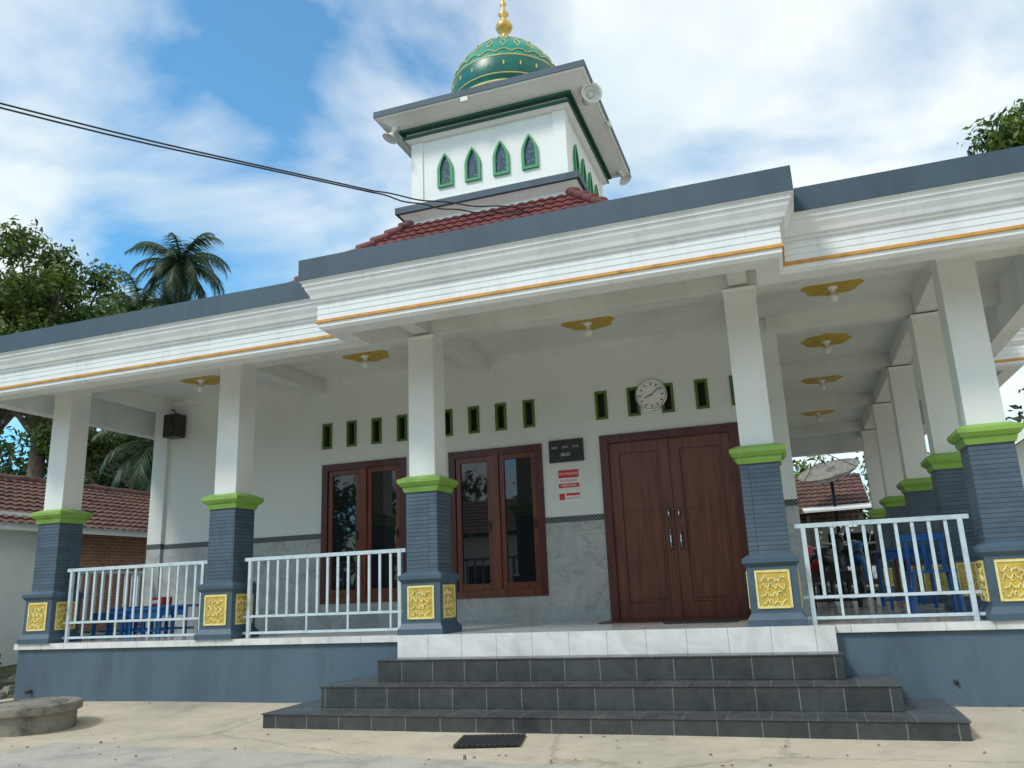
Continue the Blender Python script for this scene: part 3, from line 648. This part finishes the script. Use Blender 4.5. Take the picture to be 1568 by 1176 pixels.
for i in range(70):
    x=rnd.uniform(-9.5,2.5); y=rnd.choice([rnd.uniform(5.2,7.2),rnd.uniform(8.1,8.4)]); z=gz(x,y)+(0.07 if y<6.1 and x>-6.8 else 0.012); a=rnd.uniform(0,6.28); l=rnd.uniform(0.012,0.028); c,s_=math.cos(a)*l,math.sin(a)*l
    if y>8 and -5.3<x<1.1: continue
    b.face([(x-c,y-s_,z),(x+s_*.4,y-c*.4,z+0.01),(x+c,y+s_,z+0.003),(x-s_*.4,y+c*.4,z+0.008)],rnd.choice(['oldtile','bark','leafA']))
b.build('fallen_leaves')

# ------------------------------------------------------------------ neighbours
e=empty('brick_house')
b=B(); b.box(-19.5,-14.3,4.0,12.3,0,3.1,'white'); b.build('plaster_walls',e)
b=B(); b.box(-19.4,-14.36,12.301,22,0,2.9,'brick')
for y in (12.4,15.6,18.6): b.box(-14.42,-14.28,y,y+0.15,0,2.85,'stone')
b.build('brick_walls',e)
b=B()
for sgn in (1,-1):
    mt=Matrix.Translation((-16.9,13,4.15))@Matrix.Rotation(sgn*math.pi/2,4,'Z')@Matrix.Rotation(R(24),4,'X')
    slope(b,mt,9.5,9.5,3.3,'oldtile')
b.tube([(-16.9,3.5+0.5*i,4.17+(0.02 if i%2 else 0)) for i in range(39)],0.1,'oldtile')
b.build('tiled_roof',e)
b=B(); b.box(-13.98,-13.94,3.5,22.5,2.72,2.86,'white'); b.box(-14.5,-14.0,3.6,12.3,2.70,2.74,'white')
b.box(-14.29,-14.26,9.2,10.3,1.0,2.2,'wood2'); b.box(-14.262,-14.25,9.3,10.2,1.1,2.1,'glass'); b.build('eave_board',e)
e=empty('tiled_roof_house')
b=B(); b.box(4.6,11.6,20,28,0,3.7,'wall'); b.raw([(4.6,20,3.7),(11.6,20,3.7),(8.1,20,5.9)],[(0,1,2)],'wall')
b.box(5.0,5.9,19.97,19.999,0.4,2.4,'wood'); b.box(6.8,8.8,19.97,19.999,1.1,2.4,'wood2'); b.box(6.9,8.7,19.955,19.969,1.2,2.3,'glass'); b.build('walls',e)
b=B()
for sgn in (1,-1):
    mt=Matrix.Translation((8.1,24,6.1))@Matrix.Rotation(sgn*math.pi/2,4,'Z')@Matrix.Rotation(R(32),4,'X'); slope(b,mt,4.6,4.6,4.8,'oldtile')
b.build('tiled_roof',e)
b=B()
for sgn in (1,-1):
    b.raw([(8.1,19.37,6.13),(8.1+sgn*4.1,19.37,3.57),(8.1+sgn*4.1,19.37,3.37),(8.1,19.37,5.93),(8.1,19.42,6.13),(8.1+sgn*4.1,19.42,3.57),(8.1+sgn*4.1,19.42,3.37),(8.1,19.42,5.93)],[(0,1,2,3),(4,5,6,7),(0,1,5,4),(3,2,6,7),(1,2,6,5)],'white')
b.build('barge_boards',e)
e=empty('market_shed')
b=B(); b.box(-4,0.0,26,31,0,2.9,'brick'); b.box(0.0,4.0,28,31,0,2.7,'wall'); b.box(1.0,3.0,27.98,27.999,0.4,2.5,'dark'); b.build('walls',e)
b=B(); mt=Matrix.Translation((-1.0,28.2,4.4))@Matrix.Rotation(R(28),4,'X'); slope(b,mt,3.2,3.2,3.0,'oldtile'); mt=Matrix.Translation((-1.0,28.2,4.4))@Matrix.Rotation(math.pi,4,'Z')@Matrix.Rotation(R(28),4,'X'); slope(b,mt,3.2,3.2,3.0,'oldtile'); b.build('tiled_roof',e)
b=B(); b.raw([(0.3,23.4,2.95),(3.2,23.4,3.0),(3.2,28,3.5),(0.3,28,3.45),(0.3,23.4,2.90),(3.2,23.4,2.95),(3.2,28,3.45),(0.3,28,3.4)],[(0,1,2,3),(4,5,6,7),(0,1,5,4),(1,2,6,5),(0,3,7,4)],'white')
for x in (0.4,1.75,3.1): b.tube([(x,23.5,0.2),(x,23.5,2.93)],0.04,'grate')
b.build('awning',e)
e=empty('satellite_dish'); b=B()
q=Vector((-0.2,-0.35,0.9)).normalized().to_track_quat('Z','Y').to_matrix().to_4x4(); mt=Matrix.Translation((1.2,25.2,3.95))@q@Matrix.Scale(0.9,4)
b.lathe([(0.0,0.0),(0.3,0.03),(0.6,0.12),(0.9,0.27),(1.0,0.34),(0.9,0.25),(0.6,0.10),(0.3,0.01)],'stone',mt,32)
for k in range(8):
    a=k*math.pi/4; b.tube([mt@Vector((0.1*math.cos(a),0.1*math.sin(a),-0.02)),mt@Vector((0.6*math.cos(a),0.6*math.sin(a),0.08)),mt@Vector((0.98*math.cos(a),0.98*math.sin(a),0.31))],0.012,'grate',n=4)
for k in range(3):
    a=k*2.094; b.tube([mt@Vector((0.95*math.cos(a),0.95*math.sin(a),0.31)),mt@Vector((0,0,0.95))],0.012,'grate',n=4)
b.tube([mt@Vector((0,0,0.85)),mt@Vector((0,0,1.0))],0.06,'white'); b.tube([(1.2,25.2,0.3),(1.2,25.2,3.9)],0.05,'grate'); b.build('dish_and_mast',e)

# ------------------------------------------------------------------ vegetation
def leaves(b,blobs,n,s,m,rnd,up=0.3):
    tot=sum(r**2 for _,r in blobs); vs=[];fs=[]
    for c,r in blobs:
        for i in range(int(n*r*r/tot)):
            d=Vector((rnd.gauss(0,1),rnd.gauss(0,1),rnd.gauss(0,1))).normalized()
            rr=r*(rnd.random()**0.5)*(1+0.25*math.sin(d.x*7+c.x)*math.cos(d.y*6+d.z*5))*(1.25 if rnd.random()<0.06 else 1); p=c+Vector((d.x*rr,d.y*rr,d.z*rr*0.75))
            nrm=(d+Vector((rnd.gauss(0,.6),rnd.gauss(0,.6),rnd.gauss(up,.6)))).normalized()
            a=nrm.cross(Vector((rnd.random()-.5,rnd.random()-.5,rnd.random()-.5))).normalized(); t=nrm.cross(a)
            L1=s*rnd.uniform(.6,1.3); w=L1*0.42; k=len(vs)
            vs+= [p-a*L1*.5,p+t*w*.5,p+a*L1*.5-nrm*L1*.12,p-t*w*.5]; fs.append((k,k+1,k+2,k+3))
    b.raw(vs,fs,m)
def tree(name,x,y,z0,h,cr,n,s,m,seed,nb=16,rb=(.22,.42)):
    rnd=random.Random(seed); e=empty(name); b=B(); cz=z0+h-cr*0.8
    top=Vector((x+rnd.uniform(-.4,.4),y,cz)); rad=h*0.018+0.04
    b.tube([(x,y,z0-0.2),(x+0.1,y,z0+h*0.3),tuple(top)],[rad*1.5,rad,rad*0.55],'bark')
    blobs=[]
    for i in range(nb):
        d=Vector((rnd.gauss(0,1),rnd.gauss(0,1),rnd.gauss(0.1,.7))).normalized(); q=top+Vector((d.x*cr*.85,d.y*cr*.85,d.z*cr*.7))*rnd.uniform(.4,1.1)
        blobs.append((q,cr*rnd.uniform(*rb)))
        st=Vector((x,y,z0+h*rnd.uniform(.45,.65))); mid=(st+q)/2+Vector((0,0,-.3)); b.tube([st,mid,q],[rad*.4,rad*.25,rad*.08],'bark',n=6)
    b.build('trunk_and_limbs',e)
    b=B(); leaves(b,blobs,n,s,m,rnd); b.build('crown',e)
def palm(x,y,z,fl,seed,name='coconut_palm'):
    rnd=random.Random(seed); e=empty(name); b=B()
    b.tube([(x+1.0,y,0),(x+0.6,y,z*0.4),(x,y,z)],[0.28,0.2,0.14],'palmbark'); b.build('trunk',e); b=B()
    nf=36
    for i in range(nf):
        az=i*2.399+rnd.random()*.4; el=R(84-i*3.7); P=Vector((x,y,z)); pts=[P.copy()]; ln=fl*rnd.uniform(.8,1.1); ns=18
        bend=rnd.uniform(4.0,6.5)
        for k in range(ns):
            el-=R(bend+k*0.2); P=P+Vector((math.cos(az)*math.cos(el),math.sin(az)*math.cos(el),math.sin(el)))*ln/ns; pts.append(P.copy())
        b.tube(pts,[0.05-0.0024*k for k in range(len(pts))],'leafP',n=4,cap=False)
        for k in range(2,len(pts)-1):
            for sub in (0,0.33,0.66):
                p=pts[k].lerp(pts[k+1],sub); d=(pts[k+1]-pts[k]).normalized(); sd=d.cross(Vector((0,0,1))).normalized()
                ll=fl*0.30*math.sin(math.pi*min(1,(k+1)/len(pts)*0.85+.12))*rnd.uniform(.7,1.15)
                for s in(-1,1):
                    tip=p+(sd*s*0.7+d*0.6+Vector((0,0,-0.4-rnd.random()*.6))).normalized()*ll; w=d*fl*0.011
                    b.face([p-w,p+w,tip],'leafP')
    for k in range(6): b.lathe([(0,-.14),(.11,-.08),(.13,0),(.09,.1),(0,.14)],'leafP',Matrix.Translation((x+.25*math.cos(k),y+.25*math.sin(k),z-.25)),8)
    b.build('fronds',e)
palm(-36.7,40,23.0,4.3,1); palm(-43.8,44,22.4,4.2,2); palm(-25,28,6.4,3.4,5); palm(-17.3,19,5.6,2.6,9)
tree('broadleaf_tree',-26.3,22,0.3,14.9,4.5,24000,0.27,M['leafA'],11,56,(.12,.28))
tree('broadleaf_tree',-33,25,0.3,15.6,4.6,11000,0.35,M['leafB'],12,28,(.15,.32))
tree('broadleaf_tree',10.1,25,0.2,16.2,3.7,14000,0.28,M['leafA'],13,36,(.14,.3))
tree('broadleaf_tree',10.8,26,0.2,9.8,3.6,9000,0.28,M['leafB'],14,20)
tree('broadleaf_tree',-19.5,23,0.3,8.2,2.9,9000,0.26,M['leafB'],15)
tree('broadleaf_tree',-23.5,24,0.3,8.8,3.2,10000,0.26,M['leafA'],16)
tree('broadleaf_tree',-16.0,25,0.3,8.0,2.7,8000,0.26,M['leafB'],17)
def mass(name,x0,x1,y0,y1,h,n,cnt,s,m,seed):
    rnd=random.Random(seed); b=B(); bl=[]
    for i in range(cnt):
        x=rnd.uniform(x0,x1); y=rnd.uniform(y0,y1); hh=h*rnd.uniform(.6,1)
        for k in range(4): bl.append((Vector((x+rnd.uniform(-1,1),y+rnd.uniform(-1,1),hh*(0.15+0.26*k))),h*rnd.uniform(.14,.24)))
        b.tube([(x,y,0),(x+.2,y,hh*.8)],[.16,.06],'bark',n=6)
    leaves(b,bl,n,s,m,rnd); b.build(name)
mass('distant_trees',-52,-24,28,42,11.0,40000,46,0.5,M['leafB'],21)
mass('distant_trees',-25,-8,27,36,9.0,30000,34,0.42,M['leafB'],25)
mass('distant_trees',-6,14,36,44,6.8,22000,30,0.40,M['leafA'],22)
mass('distant_trees',-45,35,-34,-24,11.0,22000,60,0.8,M['leafB'],23)  # unseen tree row behind the camera, added to darken reflections and porch
b=B(); rnd=random.Random(5); leaves(b,[(Vector((-12.3+rnd.uniform(-.8,.8),10.3+rnd.uniform(-1.5,2),0.42+rnd.uniform(0,.2))),rnd.uniform(.2,.4)) for i in range(9)],2600,0.16,'leafA',rnd,0.8); b.build('shrub')
e=empty('reflected_house'); b=B(); b.box(-16,-6,-20,-14,0,3.6,'wall')  # unseen house behind the camera, added for the window glass to reflect
for x in(-14.5,-11,-8): b.box(x,x+1.2,-14.0,-13.96,1.0,2.3,'glass')
b.build('walls',e); b=B()
mt=Matrix.Translation((-11,-17,5.6))@Matrix.Rotation(math.pi,4,'Z')@Matrix.Rotation(R(28),4,'X'); slope(b,mt,5.6,5.6,4.2,'oldtile',0.4,0.4); mt=Matrix.Translation((-11,-17,5.6))@Matrix.Rotation(R(28),4,'X'); slope(b,mt,5.6,5.6,4.2,'oldtile',0.4,0.4); b.build('tiled_roof',e)

# ------------------------------------------------------------------ cables
b=B()
def cable(p0,p1,sag,off):
    p0=Vector(p0);p1=Vector(p1); b.tube([p0.lerp(p1,i/40)+Vector((0,0,-sag*4*(i/40)*(1-i/40)+0.015*math.sin(i*off)*min(1,(40-i)/6))) for i in range(41)],0.012,'black',n=6)
cable((-17.7,-7.8,7.4),(-5.55,10.05,7.35),0.35,0.5)
cable((-5.55,10.05,7.35),(-3.6,12.85,7.98),0.10,0.5)
cable((-17.7,-7.8,7.37),(-5.55,10.05,7.32),0.39,0.7)
cable((-5.55,10.05,7.32),(-3.9,12.85,7.95),0.14,0.7)
b.build('overhead_cable')

# ------------------------------------------------------------------ world, sun
w=bpy.data.worlds.new('World'); scene.world=w; w.use_nodes=True; nt=w.node_tree; L=nt.links
el=R(48); sd=Vector((-0.55,-0.83,0)).normalized()
az=math.atan2(sd.x,sd.y)
sky=N(nt,'ShaderNodeTexSky'); sky.sky_type='NISHITA'; sky.sun_disc=False; sky.sun_elevation=el; sky.sun_rotation=az; sky.air_density=1.0; sky.dust_density=0.3; sky.ozone_density=1.0
bg=nt.nodes['Background']; bg.inputs[1].default_value=0.15
tint=N(nt,'ShaderNodeMix',data_type='RGBA',blend_type='MULTIPLY'); tint.inputs[0].default_value=1; L.new(sky.outputs[0],tint.inputs[6]); tint.inputs[7].default_value=(0.60,1.35,1.55,1)
L.new(tint.outputs[2],bg.inputs[0])
tc=N(nt,'ShaderNodeTexCoord'); sp=N(nt,'ShaderNodeSeparateXYZ'); L.new(tc.outputs['Generated'],sp.inputs[0])
zz=math_('ADD',math_('MAXIMUM',sp.outputs[2],0.0),0.25)
cb=N(nt,'ShaderNodeCombineXYZ'); L.new(math_('DIVIDE',sp.outputs[0],zz),cb.inputs[0]); L.new(math_('DIVIDE',sp.outputs[1],zz),cb.inputs[1])
n1=N(nt,'ShaderNodeTexNoise'); n1.inputs['Scale'].default_value=1.9; n1.inputs['Detail'].default_value=10; n1.inputs['Roughness'].default_value=0.5; n1.inputs['Distortion'].default_value=0.35
n2=N(nt,'ShaderNodeTexNoise'); n2.inputs['Scale'].default_value=1.9; n2.inputs['Detail'].default_value=8; n2.inputs['Roughness'].default_value=0.5
L.new(cb.outputs[0],n1.inputs['Vector']); mp=N(nt,'ShaderNodeMapping'); mp.inputs['Location'].default_value=(5.3,2.1,0); L.new(cb.outputs[0],mp.inputs[0]); L.new(mp.outputs[0],n2.inputs['Vector'])
f=math_('ADD',n1.outputs['Fac'],math_('MULTIPLY',sp.outputs[0],0.14))
cr=ramp(nt,[(0.33,0.05),(0.42,0.55),(0.50,0.92),(0.6,1.0)]); L.new(f,cr.inputs[0])
cc=ramp(nt,[(0.3,(0.60,0.76,0.84)),(0.44,(0.78,0.89,0.93)),(0.56,(0.95,1.0,1.0))]); L.new(n2.outputs['Fac'],cc.inputs[0])
bg2=N(nt,'ShaderNodeBackground'); bg2.inputs[1].default_value=1.06; L.new(cc.outputs[0],bg2.inputs[0])
mx=N(nt,'ShaderNodeMixShader'); L.new(cr.outputs[0],mx.inputs[0]); L.new(bg.outputs[0],mx.inputs[1]); L.new(bg2.outputs[0],mx.inputs[2]); L.new(mx.outputs[0],nt.nodes['World Output'].inputs['Surface'])
sl=bpy.data.lights.new('sun','SUN'); sl.energy=2.3; sl.angle=R(12); sl.color=(1,0.94,0.86); so=bpy.data.objects.new('sun',sl); scene.collection.objects.link(so)
sv=Vector((sd.x*math.cos(el),sd.y*math.cos(el),math.sin(el))); so.rotation_euler=(-sv).to_track_quat('-Z','Y').to_euler()

# ------------------------------------------------------------------ camera
cd=bpy.data.cameras.new('camera'); cam=bpy.data.objects.new('camera',cd); scene.collection.objects.link(cam)
cd.lens=28.06; cd.sensor_width=36; cd.clip_end=3000; cd.clip_start=0.05
fw=Vector((-0.3117,0.9177,0.2463)).normalized(); rt=Vector((0.9426,0.3312,-0.0414)); rt=(rt-fw*rt.dot(fw)).normalized(); up=rt.cross(fw)
cam.matrix_world=Matrix(((rt.x,up.x,-fw.x,0),(rt.y,up.y,-fw.y,0),(rt.z,up.z,-fw.z,1.28),(0,0,0,1)))
scene.camera=cam
scene.view_settings.view_transform='Standard'; scene.view_settings.look='None'; scene.view_settings.exposure=0
